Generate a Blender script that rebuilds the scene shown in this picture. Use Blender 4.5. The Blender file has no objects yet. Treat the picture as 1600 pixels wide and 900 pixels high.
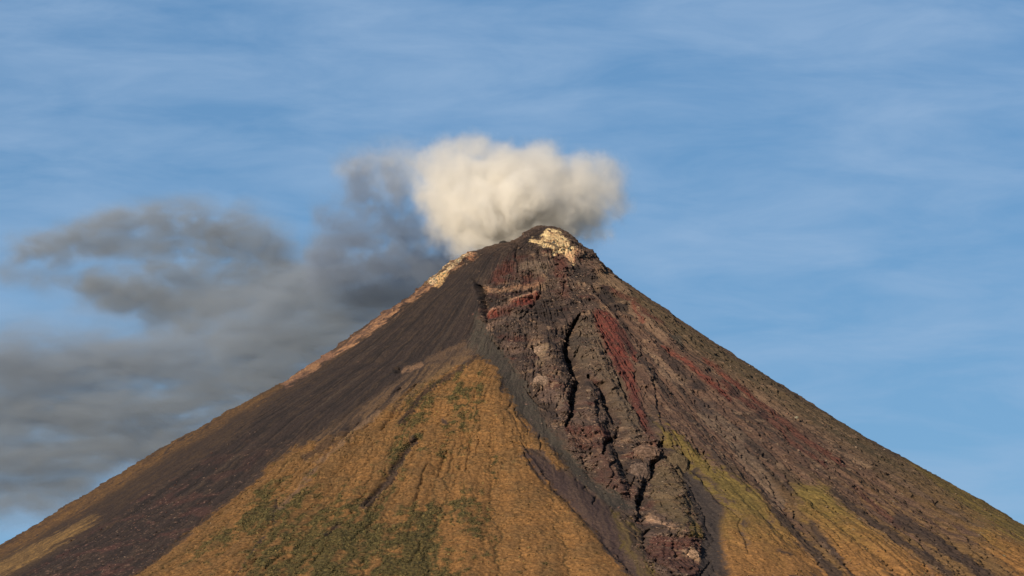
import bpy, bmesh, math
import numpy as np
from concurrent.futures import ThreadPoolExecutor
from mathutils import Vector, Matrix

F = np.float32
PI = math.pi
rng = np.random.default_rng(7)
scene = bpy.context.scene
COL = scene.collection

# ----------------------------------------------------------------------------
# camera (a telephoto on the plain, twelve kilometres from the cone)
# ----------------------------------------------------------------------------
M_PX = 1.25                      # metres on the cone per pixel of a 1600 px wide image
DIST = 12000.0
FPX = DIST / M_PX                # focal length in image pixels
PITCH = math.radians(10.0)
AXIS_U = 825.0                   # the cone's axis in the image
CAM = np.array([(800 - AXIS_U) * M_PX, -DIST * math.cos(PITCH), 2.0])
FWD = np.array([0, math.cos(PITCH), math.sin(PITCH)])
UPV = np.array([0, -math.sin(PITCH), math.cos(PITCH)])
cp, sp = math.cos(PITCH), math.sin(PITCH)


def to_image(x, y, z):  # projects world points through the camera into image pixels
    """image pixel coordinates of a point in the world"""
    dx, dy, dz = x - CAM[0], y - CAM[1], z - CAM[2]
    d = dy * cp + dz * sp
    up = -dy * sp + dz * cp
    return 800 + FPX * dx / d, 450 - FPX * up / d


def ray(u, v):
    return np.array([(u - 800) / FPX, cp - sp * (450 - v) / FPX, sp + cp * (450 - v) / FPX])


def at_depth(u, v, y):
    d = ray(u, v)
    s = (y - CAM[1]) / d[1]
    return CAM + s * d


# ----------------------------------------------------------------------------
# noise (vectorised gradient noise)
# ----------------------------------------------------------------------------
PERM = rng.permutation(256).astype(np.int32)
PERM = np.concatenate([PERM, PERM, PERM])
_g = rng.normal(size=(256, 3))
GR = (_g / np.linalg.norm(_g, axis=1)[:, None]).astype(F)
GX, GY, GZ = [np.concatenate([GR[:, k]] * 3) for k in range(3)]
POOL = ThreadPoolExecutor(4)


def _perlin(x, y, z):
    ix, iy, iz = np.floor(x), np.floor(y), np.floor(z)
    fx, fy, fz = x - ix, y - iy, z - iz
    ix = ix.astype(np.int32) & 255; iy = iy.astype(np.int32) & 255; iz = iz.astype(np.int32) & 255
    u = fx * fx * fx * (fx * (fx * 6 - 15) + 10)
    v = fy * fy * fy * (fy * (fy * 6 - 15) + 10)
    w = fz * fz * fz * (fz * (fz * 6 - 15) + 10)
    out = []
    for a in (0, 1):
        A = PERM[ix + a]
        row = []
        for b in (0, 1):
            B = PERM[A + iy + b]
            h0 = PERM[B + iz]; h1 = PERM[B + iz + 1]
            n0 = GX[h0] * (fx - a) + GY[h0] * (fy - b) + GZ[h0] * fz
            n1 = GX[h1] * (fx - a) + GY[h1] * (fy - b) + GZ[h1] * (fz - 1)
            row.append(n0 + w * (n1 - n0))
        out.append(row[0] + v * (row[1] - row[0]))
    return (out[0] + u * (out[1] - out[0])) * F(1.6)


def fbm(x, y, z, octaves=3, gain=.5, ridged=False, billow=False, seed=0):
    x = np.ascontiguousarray(x, F).ravel(); y = np.ascontiguousarray(y, F).ravel(); z = np.ascontiguousarray(z, F).ravel()
    res = np.empty_like(x)
    n = len(x); step = 60000

    def work(i):
        sl = slice(i, min(n, i + step))
        s = 0; amp = 1.0; tot = 0; f = 1.0
        for o in range(octaves):
            off = F(seed * 17.31 + o * 31.7)
            q = _perlin(x[sl] * F(f) + off, y[sl] * F(f) + off * F(.7), z[sl] * F(f) - off)
            if ridged: q = 1 - 2 * np.abs(q)
            if billow: q = 2 * np.abs(q) - .6
            s = s + F(amp) * q; tot += amp; amp *= gain; f *= 2.03
        res[sl] = s / F(tot)
    list(POOL.map(work, range(0, n, step)))
    return res


def sstep(a, b, x):
    t = np.clip((x - a) / (b - a), 0, 1)
    return t * t * (3 - 2 * t)


# ----------------------------------------------------------------------------
# distance fields on the outlines traced in image pixels
# ----------------------------------------------------------------------------
def seg_d(U, V, pts, closed=False):
    """distance to a polyline and the fraction along it"""
    best = np.full(U.shape, 1e9, F); frac = np.zeros(U.shape, F)
    P = list(pts) + ([pts[0]] if closed else [])
    n = len(P) - 1
    for k in range(n):
        ax, ay = P[k][:2]; bx, by = P[k + 1][:2]
        ex, ey = bx - ax, by - ay
        t = np.clip(((U - ax) * ex + (V - ay) * ey) / max(ex * ex + ey * ey, 1e-6), 0, 1)
        d = np.hypot(U - ax - t * ex, V - ay - t * ey)
        m = d < best
        best = np.where(m, d, best); frac = np.where(m, (k + t) / n, frac)
    return best, frac


def inside(U, V, pts):
    r = np.zeros(U.shape, bool)
    n = len(pts)
    for k in range(n):
        ax, ay = pts[k]; bx, by = pts[(k + 1) % n]
        if ay == by: continue
        c = ((ay > V) != (by > V)) & (U < (bx - ax) * (V - ay) / (by - ay) + ax)
        r ^= c
    return r


def near(U, V, pts, pad):
    a = np.array([p[:2] for p in pts], float)
    return np.nonzero((U > a[:, 0].min() - pad) & (U < a[:, 0].max() + pad) & (V > a[:, 1].min() - pad) & (V < a[:, 1].max() + pad))[0]


def poly_sd(U, V, pts):
    d, _ = seg_d(U, V, pts, True)
    return np.where(inside(U, V, pts), -d, d)


# ----------------------------------------------------------------------------
# the cone
# ----------------------------------------------------------------------------
LEFT = [(850, 353), (838, 354), (830, 358), (818, 368), (806, 377), (790, 382), (765, 389), (740, 395), (712, 408), (690, 425), (670, 443),
        (640, 465), (600, 491), (572, 511), (540, 535), (500, 564), (470, 582), (445, 600), (415, 614), (385, 631), (350, 650),
        (300, 679), (250, 705), (200, 737), (130, 780), (60, 822), (0, 857), (-90, 905), (-200, 960)]
RIGHT = [(850, 353), (862, 354), (874, 357), (885, 363), (900, 378), (915, 391), (928, 402), (936, 413), (960, 433), (1000, 460),
         (1035, 485), (1070, 507), (1105, 530), (1150, 561), (1200, 594), (1250, 623), (1300, 655), (1350, 687), (1400, 715),
         (1450, 742), (1500, 770), (1550, 799), (1600, 828), (1700, 880), (1800, 930)]


def side(points, sgn):
    a = np.array(points, float)
    # local slope in the image -> slope of the cone
    out = []
    for k, (u, v) in enumerate(points):
        lo, hi = max(0, k - 2), min(len(points) - 1, k + 2)
        m = abs((a[hi, 1] - a[lo, 1]) / max(1, abs(a[hi, 0] - a[lo, 0]))) * 1.08
        d = ray(u, v)
        tan_e = d[2] / d[1]
        s_phi = min(.6, tan_e / max(m, .2))
        t_phi = s_phi / math.sqrt(1 - s_phi ** 2)
        s = -CAM[1] / d[1]
        for _ in range(6):
            x = CAM[0] + s * d[0]
            s = (-abs(x) * t_phi * (1 if k > 6 else .2) - CAM[1]) / d[1]
        p = CAM + s * d
        c_phi = math.sqrt(1 - s_phi ** 2)
        out.append((p[2], p[0] / (c_phi if k > 6 else 1)))
    return np.array(out)


sl, sr = side(LEFT, -1), side(RIGHT, 1)
H = max(sl[0, 0], sr[0, 0])
zz = np.concatenate([np.linspace(H, H - 60, 61), np.linspace(H - 60, max(sl[-1, 0], sr[-1, 0]), 300)[1:]])


def smooth1(a, k):
    ker = np.hanning(k + 2)[1:-1]; ker /= ker.sum()
    p = np.pad(a, k // 2, mode='reflect', reflect_type='odd')
    return np.convolve(p, ker, 'valid')[:len(a)]


xl = np.interp(-zz, -sl[:, 0], sl[:, 1]); xr = np.interp(-zz, -sr[:, 0], sr[:, 1])
cen, rad = (xl + xr) / 2, (xr - xl) / 2
# below the skyline traced in image pixels: ever gentler down to the plain
z_end = zz[-1]; slope = (rad[-1] - rad[-60]) / (zz[-60] - zz[-1])
zt = np.linspace(z_end, -5, 200)[1:]
tt = (z_end - zt)
rt = rad[-1] + slope * tt * (1 + 1.6 * (tt / z_end) ** 2)
ct = cen[-1] * np.exp(-tt / 600)
ZP = np.concatenate([zz, zt]); RP = np.concatenate([rad, rt]); CP = np.concatenate([cen, ct])

# rows: a row every ~metre where the cone fills the view, then coarser
n_row = 880
t_vis = 870.0
rows = t_vis * (np.linspace(0, 1, n_row) ** 1.12)
rows = np.concatenate([rows, np.linspace(t_vis, H + 4, 70)[1:]])
# columns: fine on the face turned to the camera (theta = -90 deg), coarse behind
th = np.linspace(-PI - .55, .55, 6000)
wgt = .33 + .67 * np.clip(-np.sin(th), 0, 1)
cum = np.concatenate([[0], np.cumsum((wgt[1:] + wgt[:-1]) / 2)]); cum /= cum[-1]
front = np.interp(np.linspace(0, 1, 2300), cum, th)
back = np.linspace(.55, PI - .55, 160)[1:-1]
theta = np.concatenate([front, back])
NR, NC = len(rows), len(theta)

TH, T = np.meshgrid(theta.astype(F), rows.astype(F))
TH = TH.ravel(); T = T.ravel()
Z0 = (F(H) - T)
R0 = np.interp(-Z0, -ZP, RP).astype(F)
C0 = np.interp(-Z0, -ZP, CP).astype(F)
CT, ST = np.cos(TH), np.sin(TH)
X0 = C0 + R0 * CT; Y0 = R0 * ST
U, V = to_image(X0, Y0, Z0)
U = U.astype(F); V = V.astype(F)
FACE = sstep(.45, .1, ST)            # 1 on the side facing the camera
N = len(U)
print('cone', NR, NC, N, 'H', H)

# ---- noises used by relief and colour
n60 = fbm(X0 / 60, Y0 / 60, Z0 / 60, 3, seed=1)
n20 = fbm(X0 / 20, Y0 / 20, Z0 / 20, 3, .55, seed=2)
n6 = fbm(X0 / 6.5, Y0 / 6.5, Z0 / 6.5, 2, .6, seed=3)
rid = fbm(X0 / 46, Y0 / 46, Z0 / 60, 4, .52, ridged=True, seed=4)
# streaks that run down the fall line
k_th = np.sqrt(R0 + 60)
st1 = fbm(TH * 30 + n60 * .25, T / 260, R0 * 0, 3, .6, seed=5)
st2 = fbm(TH * 80 + n60 * 1.5 + n20 * .35, T / 100, R0 * 0, 3, .6, seed=6)
st3 = fbm(TH * 230 + n60 * 2.0 + n20 * .8, T / 40, R0 * 0, 2, .6, seed=7)
rib = fbm(TH * 24 + n60 * .35, T / 420, R0 * 0, 3, .5, ridged=True, seed=8)      # long ribs down the fall line
rib2 = fbm(TH * 62 + n60 * .9 + n20 * .2, T / 170, R0 * 0, 3, .55, ridged=True, seed=9)
stL = fbm(TH * 15 + n60 * .5, T / 130 + n60 * .4, R0 * 0, 3, .6, seed=10)
# slanted warp of the outlines
wU = U + 5.0 * n60 + 3.2 * n20 + 1.6 * n6
wV = V + 5.0 * np.roll(n60, NC * 9) + 3.2 * np.roll(n20, NC * 5) + 1.4 * np.roll(n6, NC * 3)


def region(pts, soft=4, streak=0, rough=0):
    """0..1 inside an outline; streak / rough fray its edge along the fall line / irregularly (image px)"""
    m = np.zeros(N, F)
    i = near(wU, wV, pts, soft + streak + rough + 6)
    sd = poly_sd(wU[i], wV[i], pts) + streak * (st2[i] + .5 * st3[i]) + rough * (n20[i] + .6 * n6[i])
    m[i] = sstep(soft, -soft, sd)
    return m * FACE


def band(pts, w, soft=3, streak=0, rough=0, taper=True, raw=False):
    """a stripe of half width w along a line; w may be (start, end)"""
    m = np.zeros(N, F)
    w0, w1 = w if isinstance(w, tuple) else (w, w)
    i = near(wU, wV, pts, max(w0, w1) + soft + streak + rough + 8)
    a, b = (U[i], V[i]) if raw else (wU[i], wV[i])
    d, f = seg_d(a, b, pts)
    d = d + streak * (st2[i] + .5 * st3[i]) + rough * (n20[i] + .6 * n6[i])
    m[i] = sstep(w0 + (w1 - w0) * f + soft, w0 + (w1 - w0) * f - soft, d)
    return m * FACE


def side_of(pts, reach):
    """signed distance to a line: + on its right going down, fading past reach"""
    i = near(wU, wV, pts, reach * 1.6)
    a, b = wU[i], wV[i]
    best = np.full(len(i), 1e9, F); sg = np.zeros(len(i), F)
    for k in range(len(pts) - 1):
        ax, ay = pts[k]; bx, by = pts[k + 1]
        ex, ey = bx - ax, by - ay
        t = np.clip(((a - ax) * ex + (b - ay) * ey) / (ex * ex + ey * ey), 0, 1)
        d = np.hypot(a - ax - t * ex, b - ay - t * ey)
        s = np.sign(-(ex * (b - ay) - ey * (a - ax)))
        m = d < best
        best = np.where(m, d, best); sg = np.where(m, s, sg)
    return i, best, sg


# ---- outlines (traced in image px)
ASH_LEFT = [(738, 396), (770, 392), (800, 384), (796, 400), (775, 420), (752, 445), (752, 470), (744, 492), (738, 520), (722, 545), (690, 556), (650, 578),
            (610, 602), (575, 632), (520, 662), (470, 690), (430, 722), (390, 757), (340, 800), (285, 845), (210, 902), (190, 960), (-80, 1010), (30, 905),
            (90, 868), (150, 832), (215, 785), (285, 733), (350, 689), (415, 643), (452, 617), (500, 583), (560, 540), (610, 500), (660, 466), (700, 432)]
GRASS_MAIN = [(748, 556), (768, 570), (783, 592), (793, 618), (806, 645), (826, 668), (850, 690), (874, 716), (888, 734), (872, 732), (850, 716), (820, 702), (816, 716),
              (838, 742), (866, 772), (900, 800), (926, 832), (950, 868), (985, 905), (1040, 1000), (150, 1000), (205, 905), (262, 862), (335, 803), (390, 757),
              (428, 722), (455, 700), (500, 690), (560, 668), (600, 640), (650, 606), (700, 580)]
GRASS_TRANS = [(735, 545), (700, 560), (650, 582), (610, 606), (575, 636), (520, 665), (470, 693), (430, 722), (400, 760), (480, 740), (560, 690), (640, 640), (700, 600), (745, 562)]
ASH_STRIP = [(742, 488), (752, 500), (768, 530), (795, 562), (822, 598), (838, 635), (858, 668), (890, 708), (925, 748), (965, 772), (1000, 790), (985, 800), (950, 788),
             (915, 762), (886, 732), (862, 700), (835, 672), (808, 645), (794, 618), (784, 592), (766, 568), (744, 552), (728, 545), (736, 520)]
GULLY = [(818, 703), (850, 718), (880, 736), (905, 752), (930, 772), (950, 800), (966, 832), (975, 852), (985, 872), (1002, 896), (985, 902), (962, 880), (942, 856), (922, 828), (896, 800), (862, 770), (836, 742)]
GULLY_GRASS = [(955, 800), (985, 812), (1005, 835), (1010, 870), (1025, 905), (1000, 905), (985, 880), (972, 852), (962, 825)]
ROCKS = [(800, 384), (838, 356), (870, 356), (905, 384), (932, 410), (930, 470), (932, 520), (960, 580), (1000, 650), (1030, 690), (1050, 705), (1070, 740), (1100, 800), (1105, 835), (1098, 870), (1095, 905),
         (1010, 905), (985, 860), (965, 810), (1000, 792), (940, 758), (890, 706), (842, 640), (826, 600), (796, 562), (768, 528), (745, 490), (752, 450), (775, 420)]
BROWN = [(898, 490), (925, 500), (935, 540), (955, 575), (985, 625), (1010, 670), (1040, 690), (1060, 705), (1110, 735), (1170, 775), (1205, 812), (1240, 840), (1300, 905), (1640, 905), (1640, 850), (1300, 655), (1100, 528), (935, 412), (900, 440)]
DARK_D = [(1052, 706), (1069, 712), (1074, 730), (1096, 748), (1109, 770), (1119, 782), (1126, 798), (1129, 834), (1132, 864), (1122, 905), (1090, 905), (1098, 867), (1102, 840), (1105, 830), (1088, 802), (1076, 780), (1068, 745)]
OLIVE_1 = [(1020, 660), (1034, 676), (1065, 697), (1115, 733), (1175, 776), (1205, 814), (1242, 841), (1272, 881), (1292, 905), (1135, 905), (1136, 866), (1164, 852), (1158, 812), (1135, 788), (1118, 772), (1096, 744), (1074, 726), (1058, 704), (1036, 700)]
OLIVE_1B = [(1126, 786), (1155, 808), (1154, 826), (1166, 858), (1172, 905), (1140, 905), (1134, 862), (1130, 820)]
OLIVE_2 = [(1238, 755), (1262, 760), (1282, 768), (1306, 791), (1343, 821), (1383, 847), (1433, 878), (1470, 905), (1334, 905), (1312, 876), (1286, 848), (1262, 818), (1244, 790)]
OLIVE_3 = [(1512, 822), (1530, 826), (1560, 840), (1610, 864), (1640, 905), (1582, 905), (1550, 878), (1522, 844)]
OLIVE_SKY = [(1405, 716), (1450, 740), (1500, 768), (1560, 802), (1640, 846), (1640, 880), (1600, 856), (1550, 823), (1500, 790), (1450, 752)]
GOLD_SKY = [(-40, 880), (60, 820), (200, 735), (300, 676), (390, 626), (450, 596), (440, 610), (400, 634), (330, 674), (260, 716), (200, 755), (120, 806), (40, 852), (-40, 892)]
TAN_SKY = [(-40, 892), (60, 850), (110, 824), (152, 806), (120, 836), (60, 872), (0, 905), (-60, 930)]
SULFUR = [(850, 361), (862, 358), (872, 362), (880, 372), (890, 384), (896, 396), (891, 407), (877, 403), (862, 398), (848, 389), (836, 378), (826, 377), (830, 371), (842, 374)]
RED_1 = [(925, 484), (945, 486), (962, 500), (972, 525), (980, 552), (986, 575), (990, 605), (998, 640), (1010, 668), (1000, 664), (985, 625), (975, 605), (957, 572), (940, 542), (927, 515)]
SUMMIT_RED = [(758, 400), (800, 395), (840, 412), (850, 440), (800, 448), (760, 440), (772, 420)]

m_ash = region(ASH_LEFT, 6, 16, 7)
m_gr = region(GRASS_MAIN, 5, 9, 9)
m_tr = region(GRASS_TRANS, 12, 16, 8)
m_strip = region(ASH_STRIP, 3, 7, 7)
m_gul = region(GULLY, 4, 9, 6)
m_gg = region(GULLY_GRASS, 4, 9, 9)
m_rock = region(ROCKS, 8, 4, 6)
m_brown = region(BROWN, 8, 6, 6)
m_dd = region(DARK_D, 3, 5, 7)
m_o1 = np.maximum(region(OLIVE_1, 6, 16, 14), region(OLIVE_1B, 4, 7, 9))
m_o2 = region(OLIVE_2, 9, 18, 8)
m_o3 = region(OLIVE_3, 9, 14, 8)
m_os = region(OLIVE_SKY, 6, 10, 4)
m_gs = region(GOLD_SKY, 4, 8, 4)
m_ts = region(TAN_SKY, 6, 10, 4)
grass_all = np.clip(m_gr + m_o1 + m_o2 + m_o3 + m_os + m_gs + m_ts + .6 * m_gg, 0, 1)

m_rim = band([(742, 397), (692, 430), (640, 468), (565, 522), (450, 599), (350, 652), (250, 707)], 7, 4)
CRACKS = [  # line, depth m, half width px
    ([(903, 494), (897, 512), (887, 534), (886, 550), (893, 567), (898, 578), (905, 592), (903, 606), (893, 626), (894, 646), (884, 666)], 30, 5.2),
    ([(904, 545), (899, 562), (897, 578)], 14, 4),
    ([(893, 590), (884, 605), (878, 622)], 8, 2.5),
    ([(918, 588), (930, 600), (940, 602), (942, 616), (950, 634), (956, 650), (969, 664), (965, 682), (946, 692), (940, 712)], 24, 5),
    ([(1014, 588), (1018, 602), (1023, 618), (1024, 640), (1028, 664), (1031, 690), (1036, 706)], 9, 2.6),
    ([(962, 590), (975, 610), (985, 632), (998, 652), (1004, 664)], 9, 3),
    ([(990, 565), (993, 580), (990, 596)], 8, 3),
    ([(745, 445), (752, 456), (756, 478), (758, 493)], 26, 5),
    ([(808, 382), (806, 398), (811, 412), (810, 426)], 10, 3),
    ([(745, 515), (762, 524), (776, 540), (790, 560), (806, 582)], 9, 2.5),
    ([(820, 606), (840, 632), (866, 642), (882, 652), (888, 672), (900, 690)], 10, 3),
    ([(1022, 712), (1017, 735), (1010, 755), (1003, 776), (1000, 796)], 24, 7),
    ([(1060, 706), (1074, 722), (1078, 732), (1096, 746), (1110, 768), (1122, 784), (1140, 796), (1153, 810)], 14, 3.5),
    ([(1153, 810), (1150, 824), (1163, 846), (1166, 868)], 5, 2),
    ([(1118, 874), (1108, 886), (1096, 899)], 8, 2),
    ([(868, 500), (872, 512), (868, 528)], 6, 2.5), ([(843, 446), (846, 458), (838, 470), (826, 486), (812, 500)], 8, 2.5),
    ([(880, 430), (882, 448), (878, 462)], 6, 2),
    ([(940, 530), (950, 545), (965, 560), (975, 575)], 4, 2),
    ([(1000, 500), (1020, 522), (1042, 548), (1068, 572), (1090, 590)], 6, 2.6),
    ([(1040, 560), (1060, 580), (1082, 604)], 5, 2),
    ([(1105, 590), (1125, 612), (1150, 640), (1172, 656)], 7, 2.4), ([(1205, 668), (1222, 684), (1232, 694)], 10, 2.6),
    ([(1280, 724), (1310, 744), (1340, 762), (1362, 772)], 8, 3), ([(1395, 752), (1420, 768), (1440, 790), (1470, 806)], 7, 3),
    ([(1484, 842), (1492, 855), (1502, 866)], 10, 4), ([(1435, 850), (1452, 870)], 6, 4),
    ([(1090, 612), (1110, 640), (1130, 668)], 4, 2.5),
    ([(652, 686), (640, 694), (630, 708), (621, 726), (605, 746), (598, 758), (590, 768), (570, 790)], 17, 6),
    ([(620, 738), (612, 752), (600, 765)], 10, 3), ([(530, 818), (520, 828), (512, 838)], 14, 4.5),
    ([(490, 724), (478, 734), (462, 750), (440, 768)], 9, 3), ([(560, 660), (545, 672), (538, 690)], 9, 3),
    ([(620, 575), (616, 582)], 14, 5), ([(650, 600), (630, 620), (612, 650), (596, 672)], 11, 3.5), ([(585, 640), (600, 625), (625, 606)], 9, 3),
    ([(440, 752), (424, 770), (405, 800), (385, 826)], 8, 3), ([(436, 782), (432, 806), (428, 822)], 9, 3), ([(404, 846), (384, 876), (365, 900)], 8, 3),
    ([(418, 594), (412, 602)], 10, 4), ([(352, 628), (348, 634)], 6, 3),
    ([(802, 694), (830, 702), (850, 716), (856, 722)], 6, 3), ([(820, 712), (842, 744), (870, 770), (905, 806), (940, 846), (962, 874)], 12, 5),
    ([(1300, 830), (1332, 850), (1352, 880), (1372, 905)], 3, 2), ([(1212, 848), (1240, 866), (1262, 884)], 3, 2),
    ([(1180, 800), (1205, 822), (1225, 848)], 4, 3), ([(1228, 800), (1246, 830), (1272, 862), (1300, 890)], 5, 5),
]
for k in range(46):   # many smaller clefts in the broken ground
    u = rng.uniform(790, 1010); v = 420 + (u - 780) * .55 + rng.uniform(0, 260)
    pts = [(u, v)]
    for q in range(rng.integers(2, 6)):
        u += rng.normal(2, 6); v += rng.uniform(6, 13); pts.append((u, v))
    CRACKS.append((pts, rng.uniform(3, 9), rng.uniform(1.4, 3)))
for k in range(18):   # rills on the right flank
    v = rng.uniform(470, 860); u = 850 + (v - 353) * rng.uniform(.75, 1.48) + 20
    pts = [(u, v)]
    sl_ = (v - 353) / (u - 835)
    for q in range(rng.integers(2, 6)):
        s = rng.uniform(9, 20); u += s + rng.normal(0, 2); v += s * sl_ + rng.normal(0, 2); pts.append((u, v))
    CRACKS.append((pts, rng.uniform(2, 6), rng.uniform(1.3, 2.6)))

CUT_GAIN = 1.7
for k in range(34):   # short bare furrows in the grass, down the fall line
    u = rng.uniform(330, 760); v = rng.uniform(max(600, 900 - (u - 205) * .62 + 40), 890)
    dx = (u - 800) * .9; dy = 300.; q = math.hypot(dx, dy); ln = rng.uniform(14, 48)
    CRACKS.append(([(u + dx / q * ln * t + rng.normal(0, 1.5), v + dy / q * ln * t) for t in (0, .33, .66, 1)], rng.uniform(3, 8), rng.uniform(1.4, 2.6)))
# ---- relief (metres, outwards)
D = np.zeros(N, F)
amp = .25 + .75 * np.clip(T / 60, 0, 1)
D += 5.0 * st1 * amp * (1 - .5 * m_ash)                 # broad ribs and gullies
wide = np.clip(R0 / 500, .15, 1)
D += wide * amp * (2.0 * st2 * (1 - .45 * grass_all) * (1 - .75 * m_ash) + .7 * st3 * (1 - .6 * grass_all) * (1 - .85 * m_ash))
D += m_gr * sstep(720, 560, U) * amp * 4.0 * (1 - 2 * np.abs(st2))
D += wide * amp * (rib * (7.0 * m_brown + 4.0 * m_rock + 2.2 * m_ash + 3.0 * grass_all) + rib2 * (3.2 * m_brown + 2.5 * m_rock + .6 * m_ash + 1.6 * grass_all))
rough = np.clip(.8 * sstep(110, 40, T) + m_rock * 1.0 + .5 * m_brown + .12 + .5 * m_rim, 0, 1) * (1 - m_ash * .8 * sstep(40, 110, T)) * (1 - m_strip * .9) * (1 - grass_all * .85) * (1 - .8 * m_dd)
D += rough * amp * (15.0 * (rid - .2) + 9.0 * n60 + 4.6 * n20 + 2.4 * n6)
D += (1 - rough) * (1.3 * n20 + .5 * n6) * amp
D += grass_all * (.9 * n6 + 1.8 * n20 + 6.0 * n60 + 3.0 * st1)
# the grassy spur stands proud, the ash strip and the gullies lie in valleys


def ridge(pts, h, w):
    i = near(wU, wV, pts, w * 2.6)
    d, f = seg_d(wU[i], wV[i], pts)
    D[i] += (h * np.exp(-(d / w) ** 2) * sstep(0, .15, f + .02)).astype(F)


ridge([(746, 548), (775, 620), (815, 690), (860, 760), (910, 820), (960, 900), (1000, 960)], 26, 55)
ridge([(760, 520), (830, 640), (900, 735), (990, 800)], -14, 26)
ridge([(830, 720), (880, 775), (930, 830), (985, 900)], -14, 20)
ridge([(1030, 690), (1020, 730), (1004, 790), (1010, 840)], -16, 20)
ridge([(1060, 710), (1090, 770), (1110, 830), (1108, 900)], -22, 26)
ridge([(1010, 660), (1085, 722), (1160, 800), (1220, 880), (1260, 930)], 16, 34)
ridge([(1050, 760), (1062, 800), (1078, 840)], 14, 16)
ridge([(1240, 750), (1310, 820), (1390, 890), (1430, 930)], 14, 36)
ridge([(1225, 790), (1270, 860), (1310, 915)], -8, 20)
ridge([(1510, 820), (1570, 870), (1620, 920)], 12, 30)
ridge([(1010, 690), (1014, 716)], 12, 12)
ridge([(850, 362), (880, 380)], 5, 16)
for _p in ([(845, 510), (868, 580), (880, 640), (905, 700)], [(914, 592), (922, 640), (930, 700), (975, 760)], [(912, 515), (945, 590), (982, 680), (990, 700)], [(1000, 560), (1016, 640), (1030, 680)]):
    ridge(_p, 16, 13)
for _p in ([(892, 500), (886, 550), (900, 600), (893, 660), (925, 740)], [(940, 605), (958, 650), (962, 690), (985, 770)], [(1008, 600), (1012, 660)]):
    ridge(_p, -16, 11)
for _p, _h in (([(985, 480), (1060, 560), (1180, 660), (1330, 770)], 9), ([(960, 505), (1040, 590), (1130, 680), (1230, 790)], -8), ([(1030, 500), (1150, 590), (1300, 700), (1480, 830)], -8), ([(1000, 600), (1080, 690), (1180, 790)], 7)):
    ridge(_p, _h, 16)
ridge([(560, 690), (480, 760), (400, 840), (330, 910)], 8, 28)
ridge([(600, 680), (520, 770), (450, 850), (400, 910)], -6, 22)
ridge([(700, 470), (600, 560), (480, 660), (340, 780)], -8, 36)
for k in range(9):   # gentle folds down the grass
    u0 = 520 + k * 42; p = [(u0 + 60 - (745 - u0) * .25, 640 + abs(k - 5) * 14), (u0, 760), (u0 - (745 - u0) * .35, 905)]
    ridge(p, (5.5 if k % 2 else -5.5), 15)

# rain gullies: water is routed row by row down the slope and cuts branching channels
cw = np.hypot(np.diff(theta, append=theta[-1] + .003)[None, :] * np.interp(-(H - rows), -ZP, RP)[:, None], 0).clip(.05, 8)
cw[:, len(front) - 1:] = 8
nv = int(np.searchsorted(rows, t_vis)) + 1
NF = len(front)
cwf = cw[:nv, :NF]
cwm = cwf.mean(1)
freq = np.fft.rfftfreq(NF)


def blur_rows(a, sig_m):
    sg = (sig_m / cwm)[:, None]
    return np.fft.irfft(np.fft.rfft(a, axis=1) * np.exp(-2 * (PI * sg * freq[None]) ** 2), NF, axis=1)


def drain(h):
    A = np.zeros((nv, NF)); cur = np.zeros(NF); ar = np.arange(NF)
    for r in range(nv - 1):
        cur = cur + cwf[r] * (rows[r + 1] - rows[r]) * 1.4
        A[r] = cur
        K = int(np.clip(round(1.6 / cwm[r]), 1, 9))
        best = h[r + 1].copy(); off = np.zeros(NF, int)
        for k in range(1, K + 1):
            for sg in (-k, k):
                q = np.roll(h[r + 1], -sg)
                m = q < best - 1e-4
                best[m] = q[m]; off[m] = sg
        cur = np.bincount(np.clip(ar + off, 0, NF - 1), weights=cur, minlength=NF)
    A[nv - 1] = cur
    return A


cut_k = np.clip(1.0 * m_rock + .8 * m_brown + .45 * m_ash + .22 * grass_all + .3 * m_dd + .3 * m_gul + .2, 0, 1.1) * (1 - .85 * m_strip) * (1 - .3 * m_ash) * np.clip(T / 40, .2, 1)
cut_k = cut_k.reshape(NR, NC)[:nv, :NF]
h0 = D.reshape(NR, NC)[:nv, :NF].astype(float)
h0 = h0 + 1.5 * n6.reshape(NR, NC)[:nv, :NF] + 6 * n20.reshape(NR, NC)[:nv, :NF] + 5 * n60.reshape(NR, NC)[:nv, :NF]
cut = np.zeros_like(h0)
for it in range(3):
    A = drain(h0 - cut)
    Lg = np.log2(1 + A / 60.0)
    big = np.clip(Lg - 4.5, 0, 7)
    c1 = blur_rows(Lg, 1.5) * 1.0 + blur_rows(big, 4.5) * 2.3 + blur_rows(np.clip(Lg - 7.0, 0, 5), 11.0) * 3.0
    c1 = (np.pad(c1, ((1, 1), (0, 0)), mode='edge')[:-2] + 2 * c1 + np.pad(c1, ((1, 1), (0, 0)), mode='edge')[2:]) / 4
    c1 = (c1 - blur_rows(c1, 45)) * cut_k
    cut = .4 * cut + .6 * c1
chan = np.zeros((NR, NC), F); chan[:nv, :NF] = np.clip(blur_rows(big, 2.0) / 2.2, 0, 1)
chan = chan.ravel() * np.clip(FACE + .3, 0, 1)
cutf = np.zeros((NR, NC), F); cutf[:nv, :NF] = np.clip(cut, -8, 14) * CUT_GAIN
D -= cutf.ravel()
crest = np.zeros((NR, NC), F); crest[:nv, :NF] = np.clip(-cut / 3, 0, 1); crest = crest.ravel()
# crags on the skyline
D += np.exp(-((ST + .2) / .28) ** 2) * np.clip(T / 30, 0, 1) * (8.0 * np.clip(n20 + .6 * n60 - .05, 0, 1) + 2.4 * np.clip(n6, 0, 1))

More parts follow.
